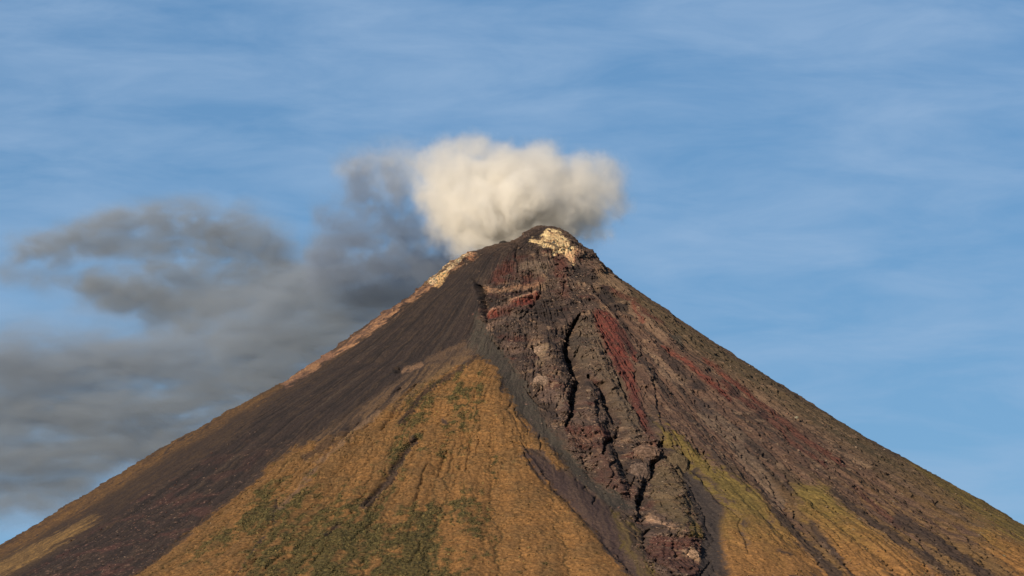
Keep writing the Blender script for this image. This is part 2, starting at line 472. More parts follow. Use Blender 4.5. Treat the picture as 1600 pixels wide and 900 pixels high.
CR = np.zeros(N, F)
for pts, dep, w in CRACKS:
    i = near(U, V, pts, w * 4 + 8)
    if not len(i): continue
    a = U[i] + 1.6 * n20[i] + 1.3 * n6[i]; b = V[i] + 1.6 * n60[i] + 1.2 * n6[i]
    d, f = seg_d(a, b, pts)
    ww = w * (1 + .5 * n20[i]) * np.clip(.35 + 2.2 * np.minimum(f, 1 - f), .35, 1)
    q = np.exp(-(d / np.maximum(ww, .6)) ** 2)
    q = q * (1 - .9 * m_strip[i])
    D[i] -= dep * q
    CR[i] = np.maximum(CR[i], q * min(1, dep / 9))
CR *= FACE

# cliff steps: the face right of a line drops back
LEDGES = [([(745, 445), (752, 456), (756, 478), (759, 494)], 9, 10), ([(1022, 712), (1017, 735), (1010, 755), (1003, 776), (999, 796)], 9, 14), ([(887, 534), (886, 550), (897, 578), (904, 592)], 6, 10), ([(942, 616), (950, 634), (956, 650), (969, 664), (965, 682)], 7, 10),
          ([(1066, 712), (1080, 740), (1104, 766), (1122, 800), (1130, 836)], -7, 12), ([(822, 706), (866, 766), (930, 830), (972, 884)], 6, 12),
          ([(757, 449), (780, 457), (812, 450), (838, 441)], 5, 9), ([(762, 486), (790, 478), (812, 465), (838, 456)], 5, 8),
          ([(985, 705), (1000, 700), (1022, 702)], 7, 8), ([(1018, 772), (1045, 776), (1072, 766)], 5, 8), ([(1016, 806), (1040, 818), (1066, 826)], 6, 9),
          ([(1020, 850), (1050, 846), (1092, 850)], 5, 8), ([(890, 684), (920, 690), (938, 684)], 5, 8)]
for pts, h, w in LEDGES:
    i, d, sg = side_of(pts, w * 3)
    D[i] += (h * np.exp(-(d / w) ** 2) * np.tanh(-sg * d / 2.0)).astype(F)
D *= np.clip(T / 14, .0, 1) * (.6 + .4 * np.clip(T / 120, 0, 1))
D *= np.where(ST > .1, .7, 1)
D += np.clip(T / 10, 0, 1) * (1.6 * n20 + .8 * n6) * (1 - np.clip(T / 120, 0, 1))
Rr = np.maximum(R0 + D, .02)
PX = C0 + Rr * CT; PY = Rr * ST; PZ = Z0 + .5 * n6 * np.clip(T / 10, 0, 1) + (2.6 * n20 + 1.6 * n6) * sstep(120, 40, T)

# ----------------------------------------------------------------------------
# the cone's own colours (ash, rock, oxide, sulphur, grass)
# ----------------------------------------------------------------------------
def c(*v): return np.array(v, F)


C_ASH = c(.0155, .0128, .0132); C_ASH2 = c(.025, .0185, .0175); C_ROCK = c(.048, .034, .029); C_TAN = c(.14, .092, .062)
C_DARK = c(.016, .0135, .0145); C_RED = c(.105, .024, .018); C_RED2 = c(.060, .023, .019); C_SULF = c(.50, .385, .215); C_ORANGE = c(.27, .12, .055)
C_GOLD = c(.136, .070, .026); C_GOLD2 = c(.092, .052, .022); C_GREEN = c(.021, .025, .012); C_OLIVE = c(.092, .067, .022); C_STRIP = c(.029, .0255, .0225); C_BROWN = c(.060, .040, .029)
COLR = np.empty((N, 3), F)


def lerp(col, m):
    global COLR
    m = np.clip(m, 0, 1)[:, None]
    COLR = COLR + (col - COLR) * m


def vary(c0, c1, t):
    t = np.clip(t, 0, 1)[:, None]
    return c0 + (c1 - c0) * t


# everywhere: brown rubble with darker and paler runs, greener lower down and behind
COLR[:] = vary(C_ROCK, C_BROWN, .5 + 1.2 * st1)
lerp(C_DARK, .8 * sstep(.05, .45, st2 + .4 * n60))
lerp(C_GOLD2, sstep(420, 700, T + 90 * st1) * (1 - FACE))
# right flank
lerp(vary(c(.050, .031, .025), c(.088, .054, .039), .5 + 1.6 * st2 + .5 * n20), m_brown)
lerp(c(.024, .019, .018), m_brown * .9 * sstep(.02, .30, st1 + .5 * st2 + .25 * n20))
lerp(c(.058, .046, .026), m_brown * .6 * sstep(40, 0, np.abs(V - (412 + (U - 935) * .637) - 22)))
lerp(C_TAN, m_brown * .55 * sstep(.22, .5, n20 + .6 * st2 - .1 * n60))
lerp(c(.110, .066, .029), m_brown * .85 * sstep(700, 840, V) * sstep(.0, .4, st1 + .5 * rib + .3 * n20))
lerp(c(.026, .020, .019), m_brown * .55 * sstep(.15, -.25, rib + .4 * n20))
# broken rock
lerp(vary(c(.030, .022, .020), c(.062, .042, .033), .5 + 1.5 * n60 + .6 * n20), m_rock)
lerp(C_DARK, m_rock * .8 * sstep(.08, .4, n20 + .5 * rid - .25))
lerp(C_RED2, m_rock * .6 * sstep(.15, .4, np.roll(n60, NC * 31) + .2 * n20))
lerp(C_TAN, m_rock * .75 * sstep(.20, .42, np.roll(n20, NC * 17) + .35 * n6 + .15 * n60))
lerp(c(.26, .18, .13), m_rock * .8 * sstep(.46, .62, np.roll(n6, NC * 7) + .25 * n20))
lerp(c(.034, .029, .026), (m_rock * .55 + m_brown * .5) * chan)       # greyer, darker tone along the gully floors
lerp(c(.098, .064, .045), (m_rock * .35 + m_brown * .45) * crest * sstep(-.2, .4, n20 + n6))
lerp(c(.082, .054, .045), m_rock * .6 * sstep(.12, .34, np.roll(n60, NC * 60) + .3 * n20))
# pale runs and patches, red oxide
for pts, w, col, k in [
    ([(757, 450), (780, 458), (812, 450), (838, 442)], 4.5, c(.22, .125, .075), .85), ([(762, 487), (790, 479), (812, 466), (836, 456)], 3.2, c(.27, .15, .10), .9),
    ([(765, 492), (795, 485), (815, 473), (838, 462)], 6, C_RED, .8), ([(764, 462), (790, 466), (815, 458)], 2.2, C_RED, .5), ([(758, 515), (780, 503), (804, 489)], 3, c(.17, .11, .085), .8),
    ([(848, 432), (850, 442), (846, 450)], 6, C_TAN, .9), ([(742, 440), (758, 420), (778, 408)], 6, c(.10, .076, .058), .7),
    ([(905, 440), (930, 446), (955, 452)], 9, C_TAN, .55), ([(930, 420), (950, 436), (975, 456)], 6, C_TAN, .55),
    ([(936, 480), (948, 482)], 3, c(.28, .17, .10), .9), ([(952, 475), (968, 472)], 1.8, c(.30, .2, .13), .9),
    ([(985, 480), (1000, 500), (1015, 516), (1030, 528)], (9, 4), C_TAN, .65), ([(1008, 546), (1020, 556), (1034, 570)], (3, 6), C_TAN, .8),
    ([(1035, 580), (1050, 592), (1068, 598)], 8, c(.125, .085, .06), .7), ([(968, 520), (975, 545), (984, 562)], 2.5, C_TAN, .8),
    ([(845, 552), (850, 548)], 8, c(.15, .105, .07), .95), ([(842, 567), (845, 568)], 5, c(.15, .105, .07), .9), ([(842, 600), (848, 598)], 9, c(.14, .095, .065), .9), ([(862, 590), (872, 585)], 4, C_TAN, .7),
    ([(828, 540), (842, 530)], 5, C_TAN, .6), ([(972, 626), (974, 634)], 4, C_TAN, .8), ([(875, 625), (872, 632)], 7, c(.11, .078, .06), .7),
    ([(992, 712), (1002, 704), (1016, 701)], 2.6, c(.34, .19, .12), .9), ([(995, 735), (1012, 738)], 8, c(.15, .10, .075), .7), ([(975, 690), (990, 684)], 6, C_TAN, .5),
    ([(900, 686), (918, 690), (935, 684)], 2.2, c(.25, .14, .09), .8), ([(1016, 808), (1036, 818), (1050, 822)], 4.5, c(.26, .165, .11), .75), ([(1016, 772), (1040, 777), (1068, 768)], 3.5, c(.18, .12, .08), .7),
    ([(1068, 868), (1084, 866), (1094, 872)], 6, c(.22, .14, .085), .7), ([(1050, 870), (1070, 866)], 4, c(.2, .13, .09), .6),
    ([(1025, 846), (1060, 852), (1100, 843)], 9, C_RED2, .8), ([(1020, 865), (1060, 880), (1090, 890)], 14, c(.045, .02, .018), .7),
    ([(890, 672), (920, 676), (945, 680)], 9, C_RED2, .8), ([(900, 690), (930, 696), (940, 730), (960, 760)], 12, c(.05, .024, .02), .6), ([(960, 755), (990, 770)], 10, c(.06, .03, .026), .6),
    ([(1060, 835), (1066, 815), (1074, 800)], 4, C_OLIVE, .3),
    ([(940, 451), (960, 458), (985, 470), (1008, 494), (1032, 508)], (4, 3), C_RED2, .85), ([(985, 476), (992, 492), (1000, 505)], 3, C_RED, .7),
    ([(970, 517), (978, 535), (988, 550), (990, 562)], 4, C_RED, .8), ([(1029, 541), (1060, 562), (1090, 590), (1132, 624)], (2.5, 4.5), C_RED, .75),
    ([(1097, 563), (1116, 576), (1142, 597), (1172, 622)], (4, 7), c(.085, .026, .020), .75), ([(1104, 575), (1120, 590), (1140, 606), (1160, 622)], 1.6, C_TAN, .8),
    ([(1122, 600), (1152, 624), (1200, 660), (1240, 702), (1280, 728)], (5, 4), C_RED2, .8), ([(1150, 602), (1172, 620), (1200, 642), (1246, 682), (1292, 714), (1316, 726)], (8, 4), c(.066, .024, .019), .75),
    ([(1292, 700), (1310, 706), (1330, 716)], 2.5, C_TAN, .8), ([(1330, 765), (1360, 790), (1384, 808), (1402, 822)], 5, C_RED2, .6), ([(1335, 718), (1355, 728)], 4, c(.15, .10, .065), .7),
    ([(1160, 715), (1190, 750), (1215, 790)], 12, c(.105, .075, .056), .6), ([(1100, 650), (1130, 672), (1150, 690)], 12, c(.105, .075, .056), .6), ([(1180, 612), (1215, 640), (1240, 655)], 4, C_TAN, .6),
    ([(870, 405), (875, 415), (872, 428)], 7, C_RED2, .8), ([(880, 410), (878, 440), (884, 465)], 6, C_RED2, .5),
]:
    lerp(col, band(pts, w, 2.5, 2.5, 4 if not isinstance(w, tuple) else 3) * k * np.clip(.92 + 1.1 * st2 + .8 * n20 + .5 * n6, .1, 1))
lerp(vary(C_RED2, C_ROCK, .5 + n20 * 2), region(SUMMIT_RED, 8, 0, 8) * .7)
lerp(vary(c(.095, .026, .021), c(.060, .021, .018), .5 + 1.8 * n20 + 1.2 * st3), region(RED_1, 3.5, 6, 4) * np.clip(.85 + .6 * st2 + .5 * n6, .2, 1))
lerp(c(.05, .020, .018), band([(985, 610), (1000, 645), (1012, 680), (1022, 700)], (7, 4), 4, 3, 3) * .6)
lerp(c(.072, .053, .038), region([(904, 500), (924, 500), (934, 530), (950, 570), (978, 612), (990, 650), (1000, 690), (984, 690), (962, 640), (930, 592), (905, 570), (892, 540)], 5, 2, 6) * .75)
for pts, col, k in [
    ([(890, 416), (912, 423), (930, 438), (922, 447), (900, 441), (884, 430)], C_DARK, .8), ([(812, 410), (836, 408), (856, 414), (854, 426), (832, 428), (814, 424)], c(.105, .078, .058), .75),
    ([(760, 461), (800, 458), (824, 452), (808, 466), (784, 478), (762, 484)], C_DARK, .75), ([(772, 412), (798, 410), (800, 428), (784, 440), (768, 436)], C_RED2, .7),
    ([(815, 372), (832, 358), (850, 354), (866, 357), (858, 362), (842, 372), (826, 376)], C_DARK, .7), ([(932, 446), (948, 450), (956, 466), (976, 474), (978, 488), (958, 490), (936, 480)], C_DARK, .8),
    ([(958, 500), (975, 512), (990, 545), (986, 562), (974, 545), (964, 522)], C_DARK, .6), ([(1042, 522), (1060, 524), (1064, 536), (1048, 538)], c(.035, .033, .028), .8),
    ([(1010, 525), (1030, 540), (1060, 572), (1084, 604), (1066, 596), (1034, 562)], C_DARK, .65), ([(1072, 585), (1090, 596), (1100, 612), (1082, 610)], C_DARK, .7),
    ([(830, 470), (870, 462), (905, 472), (895, 496), (868, 500), (836, 492)], C_DARK, .5), ([(880, 528), (900, 524), (925, 532), (918, 546), (896, 548)], c(.030, .025, .023), .7),
    ([(1130, 600), (1152, 612), (1148, 622), (1132, 616)], C_DARK, .7), ([(1085, 622), (1110, 630), (1120, 646), (1098, 644)], c(.04, .03, .028), .7),
    ([(1168, 648), (1185, 640), (1195, 655), (1182, 662)], C_DARK, .6), ([(780, 470), (820, 480), (826, 520), (800, 530), (775, 510)], c(.038, .030, .027), .6),
]:
    lerp(col, region(pts, 3, 2, 6) * k)
# left ash apron
m_left = region([(-120, 960), (-120, 900), (0, 850), (130, 774), (250, 700), (385, 627), (500, 562), (600, 488), (700, 415), (740, 392), (760, 420), (600, 600), (300, 860), (100, 960)], 6, 0, 2)
lerp(vary(C_ASH2, c(.040, .027, .019), .35 + 1.8 * st2 + .8 * n20), m_left * .95)
lerp(vary(C_ASH, C_ASH2, .45 + 1.0 * st1 + .7 * st2), m_ash * .97)
lerp(c(.040, .034, .027), m_ash * .6 * sstep(.2, .5, st1 + .4 * st2))
lerp(c(.032, .023, .021), m_ash * .4 * sstep(.05, .40, rib2 * .6 + st1 * .8 + .3 * n20))
lerp(c(.055, .037, .025), m_ash * .28 * sstep(.30, .52, rib * .5 + n20 * .5 + st2 * .6))
lerp(c(.058, .026, .023), m_ash * .55 * sstep(640, 860, V) * sstep(.0, .4, n60 + .4 * n20))
lerp(c(.12, .072, .056), m_ash * .75 * sstep(.42, .62, n6 * .8 + .5 * n20 + .25 * sstep(650, 800, V) - .12))
# orange weathered rim along the left skyline
lerp(vary(c(.20, .11, .062), c(.07, .042, .034), .5 + 2.0 * n20 + n6), band([(742, 397), (715, 413), (692, 431), (672, 447), (640, 470), (600, 498), (565, 524), (520, 555)], (4.5, 4), 2.5, 0, 3) * .9)
lerp(c(.42, .31, .19), band([(742, 396), (716, 410), (694, 427), (676, 441)], 3.0, 1.5, 0, 5) * .85 * sstep(-.35, .0, n6 + .6 * n20))
lerp(C_DARK, band([(735, 404), (700, 430), (660, 460), (600, 503)], 5, 2, 0, 6) * .7 * sstep(.12, .3, n20 + .5 * n6))
lerp(c(.13, .10, .078), m_ash * sstep(95, 40, T) * .7 * sstep(.15, .4, n20 + .6 * st2))
lerp(c(.40, .25, .12), band([(697, 427), (690, 436), (682, 444)], 3.6, 1.8, 0, 2) * .9)
lerp(c(.22, .10, .055), band([(742, 398), (736, 404)], 2.5, 1.5, 0, 2) * .8)
lerp(c(.13, .072, .05), band([(520, 553), (480, 578), (450, 600)], 5, 2.5, 0, 5) * .8)
lerp(c(.16, .09, .05), band([(500, 569), (470, 584), (452, 596)], 2.2, 1.5, 0, 3) * .8)
# ash strip and gullies
lerp(vary(C_STRIP, c(.048, .041, .033), .5 + 1.5 * st3 + st2), m_strip * .96)
lerp(c(.050, .038, .032), m_strip * .6 * sstep(.05, .35, n20 + .5 * n6))
lerp(c(.14, .10, .085), m_strip * .7 * sstep(.40, .6, n6 + .2 * n20) * band([(812, 652), (835, 675), (862, 705)], 12, 5))
lerp(vary(c(.028, .019, .020), c(.048, .032, .027), .5 + 1.4 * st3 + st2), m_gul * .95)
lerp(vary(c(.024, .020, .021), c(.036, .029, .027), .5 + st3), m_dd * .97)
# grass
gold = vary(C_GOLD, C_GOLD2, .45 + 1.1 * n60 + .9 * st1 + .8 * n20 + .35 * sstep(690, 560, U))
green_w = sstep(-.05, .36, stL * .95 + .25 * n60 + .55 * n20 + .45 * st2 - .25 * rib2 + .62 * sstep(700, 860, V) * sstep(900, 480, np.abs(U - 560) * 2.2 + 340) + .28 * sstep(90, 20, np.hypot((U - 700) * .8, (V - 615))) - .34 * sstep(70, 0, np.abs(U - 790 - (V - 600) * .42)) - .12)
col_g = gold + (vary(C_GREEN, c(.048, .043, .017), .5 + 1.5 * n6) - gold) * (green_w * .85)[:, None]
col_g = col_g * (1 + .62 * np.clip(n6 + .5 * n20, -.8, .8))[:, None]
lerp(vary(c(.092, .058, .034), C_ASH, .45 + 2.6 * st1 + 1.6 * st2 + .8 * n20), m_tr * .9)
lerp(col_g, m_gr)
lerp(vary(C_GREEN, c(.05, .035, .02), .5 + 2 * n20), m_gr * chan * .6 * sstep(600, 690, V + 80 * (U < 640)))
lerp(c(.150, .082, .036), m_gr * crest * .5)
lerp(c(.115, .068, .040), m_gr * m_tr * .6 * sstep(.1, .4, n20 + .5 * st2))
lerp(C_RED2 * .8, m_gr * m_tr * .65 * sstep(.15, .42, st2 + .4 * n20))
oliv = vary(C_OLIVE, C_GOLD * 1.08, sstep(770, 890, V + 40 * st1 + 30 * n20))
oliv = oliv * (1 + .4 * np.clip(n6 + st3, -.8, .8))[:, None]
lerp(oliv, np.clip(m_o1 + m_o2 + m_o3, 0, 1) * .95)
lerp(vary(C_OLIVE, c(.04, .034, .017), .4 + st2), m_os * .85)
lerp(vary(C_GOLD2, c(.06, .036, .022), .45 + 1.3 * n20 + st3), np.clip(m_gs, 0, 1) * .85 * sstep(-.5, .1, st2 + .6 * n20))
lerp(vary(c(.14, .086, .036), c(.07, .045, .024), .5 + 1.6 * st3), m_ts * .9)
lerp(vary(C_OLIVE * .8, c(.05, .034, .024), .5 + 2 * st2), m_gg * .85)
lerp(c(.085, .062, .022), region([(1074, 826), (1080, 812), (1090, 816), (1102, 830), (1104, 838), (1090, 840), (1076, 842)], 2.5, 0, 3) * .9)
lerp(c(.070, .052, .030), region([(1034, 712), (1054, 706), (1066, 714), (1068, 742), (1080, 784), (1092, 808), (1078, 820), (1052, 816), (1030, 800), (1016, 775), (1024, 740)], 5, 2, 6) * .65)
for pts, w, col, k in [([(724, 537), (694, 551), (668, 563)], 4, c(.095, .060, .038), .55), ([(657, 571), (630, 579)], 4, c(.135, .082, .052), .85), ([(700, 575), (668, 596), (640, 616), (612, 640)], 4, c(.11, .070, .036), .5),
                       ([(745, 560), (704, 586), (664, 612), (640, 640), (628, 660)], 3.5, C_DARK, .75), ([(622, 606), (596, 634), (570, 660)], 4, C_ASH2, .7), ([(560, 655), (520, 690), (480, 715)], 6, C_ASH2, .6),
                       ([(590, 645), (560, 668), (530, 700), (500, 722)], 3, c(.125, .08, .05), .7), ([(500, 730), (470, 765), (430, 805)], 3, c(.11, .07, .05), .6)]:
    lerp(col, band(pts, w, 2.5, 4, 5) * k)
# bare dark streaks in the grass
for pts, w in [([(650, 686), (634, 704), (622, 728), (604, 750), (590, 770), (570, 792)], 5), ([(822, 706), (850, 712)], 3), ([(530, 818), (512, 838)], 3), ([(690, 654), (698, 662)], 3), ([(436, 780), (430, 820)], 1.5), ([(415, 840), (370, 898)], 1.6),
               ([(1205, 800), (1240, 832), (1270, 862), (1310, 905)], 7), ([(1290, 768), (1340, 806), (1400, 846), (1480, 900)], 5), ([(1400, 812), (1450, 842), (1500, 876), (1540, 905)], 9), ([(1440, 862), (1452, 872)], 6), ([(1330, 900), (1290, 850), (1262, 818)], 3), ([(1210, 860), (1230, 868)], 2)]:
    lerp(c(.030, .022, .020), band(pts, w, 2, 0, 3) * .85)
# sulphur on the summit dome
m_su = region(SULFUR, 2.5, 0, 13) * np.clip(1.15 - 1.6 * np.clip(np.roll(n6, NC * 5) + .5 * n20 - .12, 0, 1), 0, 1)
lerp(vary(C_SULF, c(.30, .19, .10), .45 + 1.6 * n6 + 1.4 * n20), m_su * .93)
lerp(c(.03, .022, .02), band([(852, 380), (862, 384), (870, 390)], 1.8, 1.2, 0, 2) * .9)
lerp(c(.24, .12, .075), band([(885, 400), (892, 404), (896, 396)], 5, 2.5, 0, 4) * .6)
COLR = np.clip(COLR * (1 + .16 * n6[:, None]), .004, .8)

# ----------------------------------------------------------------------------
# meshes and materials
# ----------------------------------------------------------------------------
def grid_mesh(name, px, py, pz, nr, nc, close=True, col=None, extra=None):
    me = bpy.data.meshes.new(name)
    co = np.stack([px, py, pz], 1).astype(F)
    me.vertices.add(len(co)); me.vertices.foreach_set('co', co.ravel())
    r = np.arange(nr - 1)[:, None]; k = np.arange(nc if close else nc - 1)[None, :]
    a = r * nc + k; b = r * nc + (k + 1) % nc
    q = np.stack([a, a + nc, b + nc, b], -1).reshape(-1, 4).astype(np.int32)
    me.loops.add(q.size); me.loops.foreach_set('vertex_index', q.ravel())
    me.polygons.add(len(q)); me.polygons.foreach_set('loop_start', np.arange(0, q.size, 4, dtype=np.int32))
    me.update(calc_edges=True)
    me.polygons.foreach_set('use_smooth', np.ones(len(q), bool))
    if col is not None:
        at = me.color_attributes.new('albedo', 'FLOAT_COLOR', 'POINT')
        at.data.foreach_set('color', np.concatenate([col, np.ones((len(col), 1), F)], 1).ravel())
    for nm, v in (extra or {}).items():
        at = me.attributes.new(nm, 'FLOAT', 'POINT'); at.data.foreach_set('value', v.astype(F))
    me.validate()
    return me


def mat(name):
    m = bpy.data.materials.new(name); m.use_nodes = True
    nt = m.node_tree; nt.nodes.clear()
    out = nt.nodes.new('ShaderNodeOutputMaterial')
    return m, nt, out


def node(nt, kind, **kw):
    n = nt.nodes.new(kind)
    for k, v in kw.items(): setattr(n, k, v)
    return n


def mountain_material():
    m, nt, out = mat('volcanic_slope')
    L = nt.links.new
    bs = node(nt, 'ShaderNodeBsdfPrincipled'); bs.inputs['Roughness'].default_value = .95; bs.inputs['Specular IOR Level'].default_value = .12
    at = node(nt, 'ShaderNodeAttribute', attribute_name='albedo')
    gr = node(nt, 'ShaderNodeAttribute', attribute_name='grass')
    tc = node(nt, 'ShaderNodeTexCoord')
    n1 = node(nt, 'ShaderNodeTexNoise'); n1.inputs['Scale'].default_value = .33; n1.inputs['Detail'].default_value = 4; n1.inputs['Roughness'].default_value = .65
    L(tc.outputs['Object'], n1.inputs['Vector'])
    mr = node(nt, 'ShaderNodeMapRange'); mr.inputs[1].default_value = .3; mr.inputs[2].default_value = .7; mr.inputs[3].default_value = .62; mr.inputs[4].default_value = 1.42
    L(n1.outputs['Fac'], mr.inputs[0])
    mul = node(nt, 'ShaderNodeVectorMath', operation='SCALE')
    L(at.outputs['Color'], mul.inputs[0]); L(mr.outputs[0], mul.inputs['Scale'])
    L(mul.outputs[0], bs.inputs['Base Color'])
    n2 = node(nt, 'ShaderNodeTexNoise'); n2.inputs['Scale'].default_value = .22; n2.inputs['Detail'].default_value = 5; n2.inputs['Roughness'].default_value = .7
    L(tc.outputs['Object'], n2.inputs['Vector'])
    st = node(nt, 'ShaderNodeMapRange'); st.inputs[3].default_value = 2.4; st.inputs[4].default_value = 1.5
    L(gr.outputs['Fac'], st.inputs[0])
    bp = node(nt, 'ShaderNodeBump'); bp.inputs['Strength'].default_value = .8
    L(n2.outputs['Fac'], bp.inputs['Height']); L(st.outputs[0], bp.inputs['Distance']); L(bp.outputs[0], bs.inputs['Normal'])
    L(bs.outputs[0], out.inputs['Surface'])
    return m


def link(name, data, m=None, label=None, cat=None, kind=None, parent=None, group=None):
    o = bpy.data.objects.new(name, data); COL.objects.link(o)
    if m and not data.materials: data.materials.append(m)
    if label: o['label'] = label
    if cat: o['category'] = cat
    if kind: o['kind'] = kind
    if group: o['group'] = group
    if parent: o.parent = parent
    return o


me = grid_mesh('mountain', PX, PY, PZ, NR, NC, True, COLR, {'grass': grass_all})
MTN = mountain_material()
link('mountain', me, MTN, kind='structure', label='steep dark volcano cone with grassy lower slopes and red streaked lava', cat='mountain')

# loose rock, tufts: real little bodies lying on the slope
_t = (1 + 5 ** .5) / 2
ICO_V = np.array([(-1, _t, 0), (1, _t, 0), (-1, -_t, 0), (1, -_t, 0), (0, -1, _t), (0, 1, _t), (0, -1, -_t), (0, 1, -_t), (_t, 0, -1), (_t, 0, 1), (-_t, 0, -1), (-_t, 0, 1)], float)
ICO_V /= np.linalg.norm(ICO_V[0])
ICO_F = np.array([(0, 11, 5), (0, 5, 1), (0, 1, 7), (0, 7, 10), (0, 10, 11), (1, 5, 9), (5, 11, 4), (11, 10, 2), (10, 7, 6), (7, 1, 8), (3, 9, 4), (3, 4, 2), (3, 2, 6), (3, 6, 8), (3, 8, 9), (4, 9, 5), (2, 4, 11), (6, 2, 10), (8, 6, 7), (9, 8, 1)])


def litter(name, weight, n, size, flat, colf, sink, smooth, label, cat):
    w_ = (weight * (V < 930) * (R0 > 4)).astype(float); w_ *= R0          # per area
    cdf = np.cumsum(w_); cdf /= cdf[-1]
    i = np.searchsorted(cdf, rng.random(n))
    s_ = size * np.exp(rng.normal(0, .45, n)).clip(.4, 2.0)
    rot = rng.normal(size=(n, 3, 3)); rot = np.linalg.qr(rot)[0]
    v = ICO_V[None] * (1 + .28 * rng.normal(size=(n, 12, 1)))
    v = v * (1 + .3 * rng.normal(size=(n, 1, 3))).clip(.5, 1.7)
    v = np.einsum('nij,nkj->nki', rot, v); v[:, :, 2] *= flat
    base = np.stack([PX[i], PY[i], PZ[i]], 1); base[:, 2] -= sink * s_
    co = (v * s_[:, None, None] + base[:, None]).reshape(-1, 3)
    fa = (ICO_F[None] + 12 * np.arange(n)[:, None, None]).reshape(-1, 3).astype(np.int32)
    me = bpy.data.meshes.new(name)
    me.vertices.add(len(co)); me.vertices.foreach_set('co', co.ravel().astype(F))
    me.loops.add(fa.size); me.loops.foreach_set('vertex_index', fa.ravel())
    me.polygons.add(len(fa)); me.polygons.foreach_set('loop_start', np.arange(0, fa.size, 3, dtype=np.int32)); me.update(calc_edges=True)
    me.polygons.foreach_set('use_smooth', np.full(len(fa), smooth))
    at = me.color_attributes.new('albedo', 'FLOAT_COLOR', 'POINT')
    cc = np.repeat(colf(i, n), 12, 0); at.data.foreach_set('color', np.concatenate([cc, np.ones((len(cc), 1))], 1).ravel().astype(F))
    return link(name, me, MTN, kind='stuff', label=label, cat=cat)


def tint(i, n, pal, keep, spread):
    p = np.array(pal)[rng.integers(0, len(pal), n)]
    return np.clip((COLR[i] * keep + p * (1 - keep)) * np.exp(rng.normal(0, spread, n).clip(-.7, .55))[:, None], .006, .15)


litter('rubble', m_rock * (1 - .7 * m_su) * sstep(-.1, .5, n20 + n60) + .2 * m_brown * sstep(0, .5, n20 + st2) + .10 * m_ash * sstep(650, 850, V) + .03 * m_strip + .8 * m_rim * (T < 140), 16000, 1.25, .7,
       lambda i, n: tint(i, n, [(.11, .078, .06), (.05, .036, .032), (.03, .024, .023), (.12, .085, .066), (.07, .035, .028)], .45, .35), .25, False, 'loose brown and grey rubble strewn over the bare gullies of the volcano', 'rubble')
litter('tussocks', (m_gr + .5 * (m_o1 + m_o2 + m_o3)) * (.12 + sstep(.1, .9, green_w)) * sstep(-.5, .4, n20), 34000, 1.05, .7,
       lambda i, n: tint(i, n, [(.030, .032, .014), (.05, .045, .017), (.095, .06, .025), (.024, .025, .013)], .72, .25), .1, True, 'low dark green and straw coloured tussocks scattered over the grassy spur', 'tussocks')

# single outcrops that stand out of the slope
def outcrop(u, v, ru, rv, colour, spread, label, seed, depth=.55, lift=0.):
    bm = bmesh.new(); bmesh.ops.create_icosphere(bm, subdivisions=5, radius=1)
    p = np.array([q.co for q in bm.verts])
    n1 = fbm(p[:, 0] * 1.3, p[:, 1] * 1.3, p[:, 2] * 1.3, 4, .55, ridged=True, seed=seed); n2 = fbm(p[:, 0] * 5, p[:, 1] * 5, p[:, 2] * 5, 3, .6, seed=seed + 1)
    p = np.sign(p) * np.abs(p) ** .75 * (1 + .30 * n1 + .16 * n2)[:, None]
    i = int(np.argmin((U - u) ** 2 + (V - v) ** 2 + 1e6 * (ST > -.05)))
    n = np.array([CT[i], ST[i], .25]); n /= np.linalg.norm(n)
    t = np.array([-ST[i], CT[i], 0.]); up = np.cross(n, t) * -1
    if up[2] < 0: up = -up
    r = ru * M_PX
    co = np.array([PX[i], PY[i], PZ[i]]) + t * p[:, :1] * r + up * p[:, 1:2] * rv * M_PX + n * (p[:, 2:] * r * depth + lift)
    for q, k in zip(bm.verts, co): q.co = k
    bmesh.ops.recalc_face_normals(bm, faces=bm.faces)
    me = bpy.data.meshes.new('rock_outcrop'); bm.to_mesh(me); bm.free()
    me.polygons.foreach_set('use_smooth', np.ones(len(me.polygons), bool))
    at = me.color_attributes.new('albedo', 'FLOAT_COLOR', 'POINT')
    c_ = np.array(colour)[None] * np.exp(spread * (n1 + n2))[:, None]
    at.data.foreach_set('color', np.concatenate([c_, np.ones((len(c_), 1))], 1).ravel().astype(F))
    return link('rock_outcrop', me, MTN, label, 'rock', group='rock outcrops in the bare gullies')


outcrop(845, 550, 9, 7, (.092, .064, .047), 1.0, 'small rounded tan rock, the higher of two pale ones left of the long dark cleft', 61, .4)
outcrop(845, 600, 10, 9, (.082, .057, .043), 1.0, 'rounded tan rock just above the grey ash chute, below another pale one', 63, .4)
outcrop(1006, 712, 17, 11, (.056, .036, .027), 1.0, 'blocky brown rock with a pale rim above the deep shadowed cleft', 65, .5)
outcrop(1002, 738, 12, 13, (.044, .031, .025), 1.0, 'greyish rock knob beside the deep cleft, under the pale rimmed block', 67, .5)
outcrop(1082, 868, 9, 6, (.078, .051, .034), 1.6, 'cream coloured rock face at the edge of the dark gully near the bottom', 69, .45)
outcrop(1062, 728, 12, 17, (.055, .040, .025), .5, 'olive brown rock shoulder at the head of the dark right hand gully', 71, .4)
outcrop(782, 373, 7, 5, (.02, .017, .016), .4, 'dark jagged rock on the crater rim half hidden by steam', 73, .6, -6)

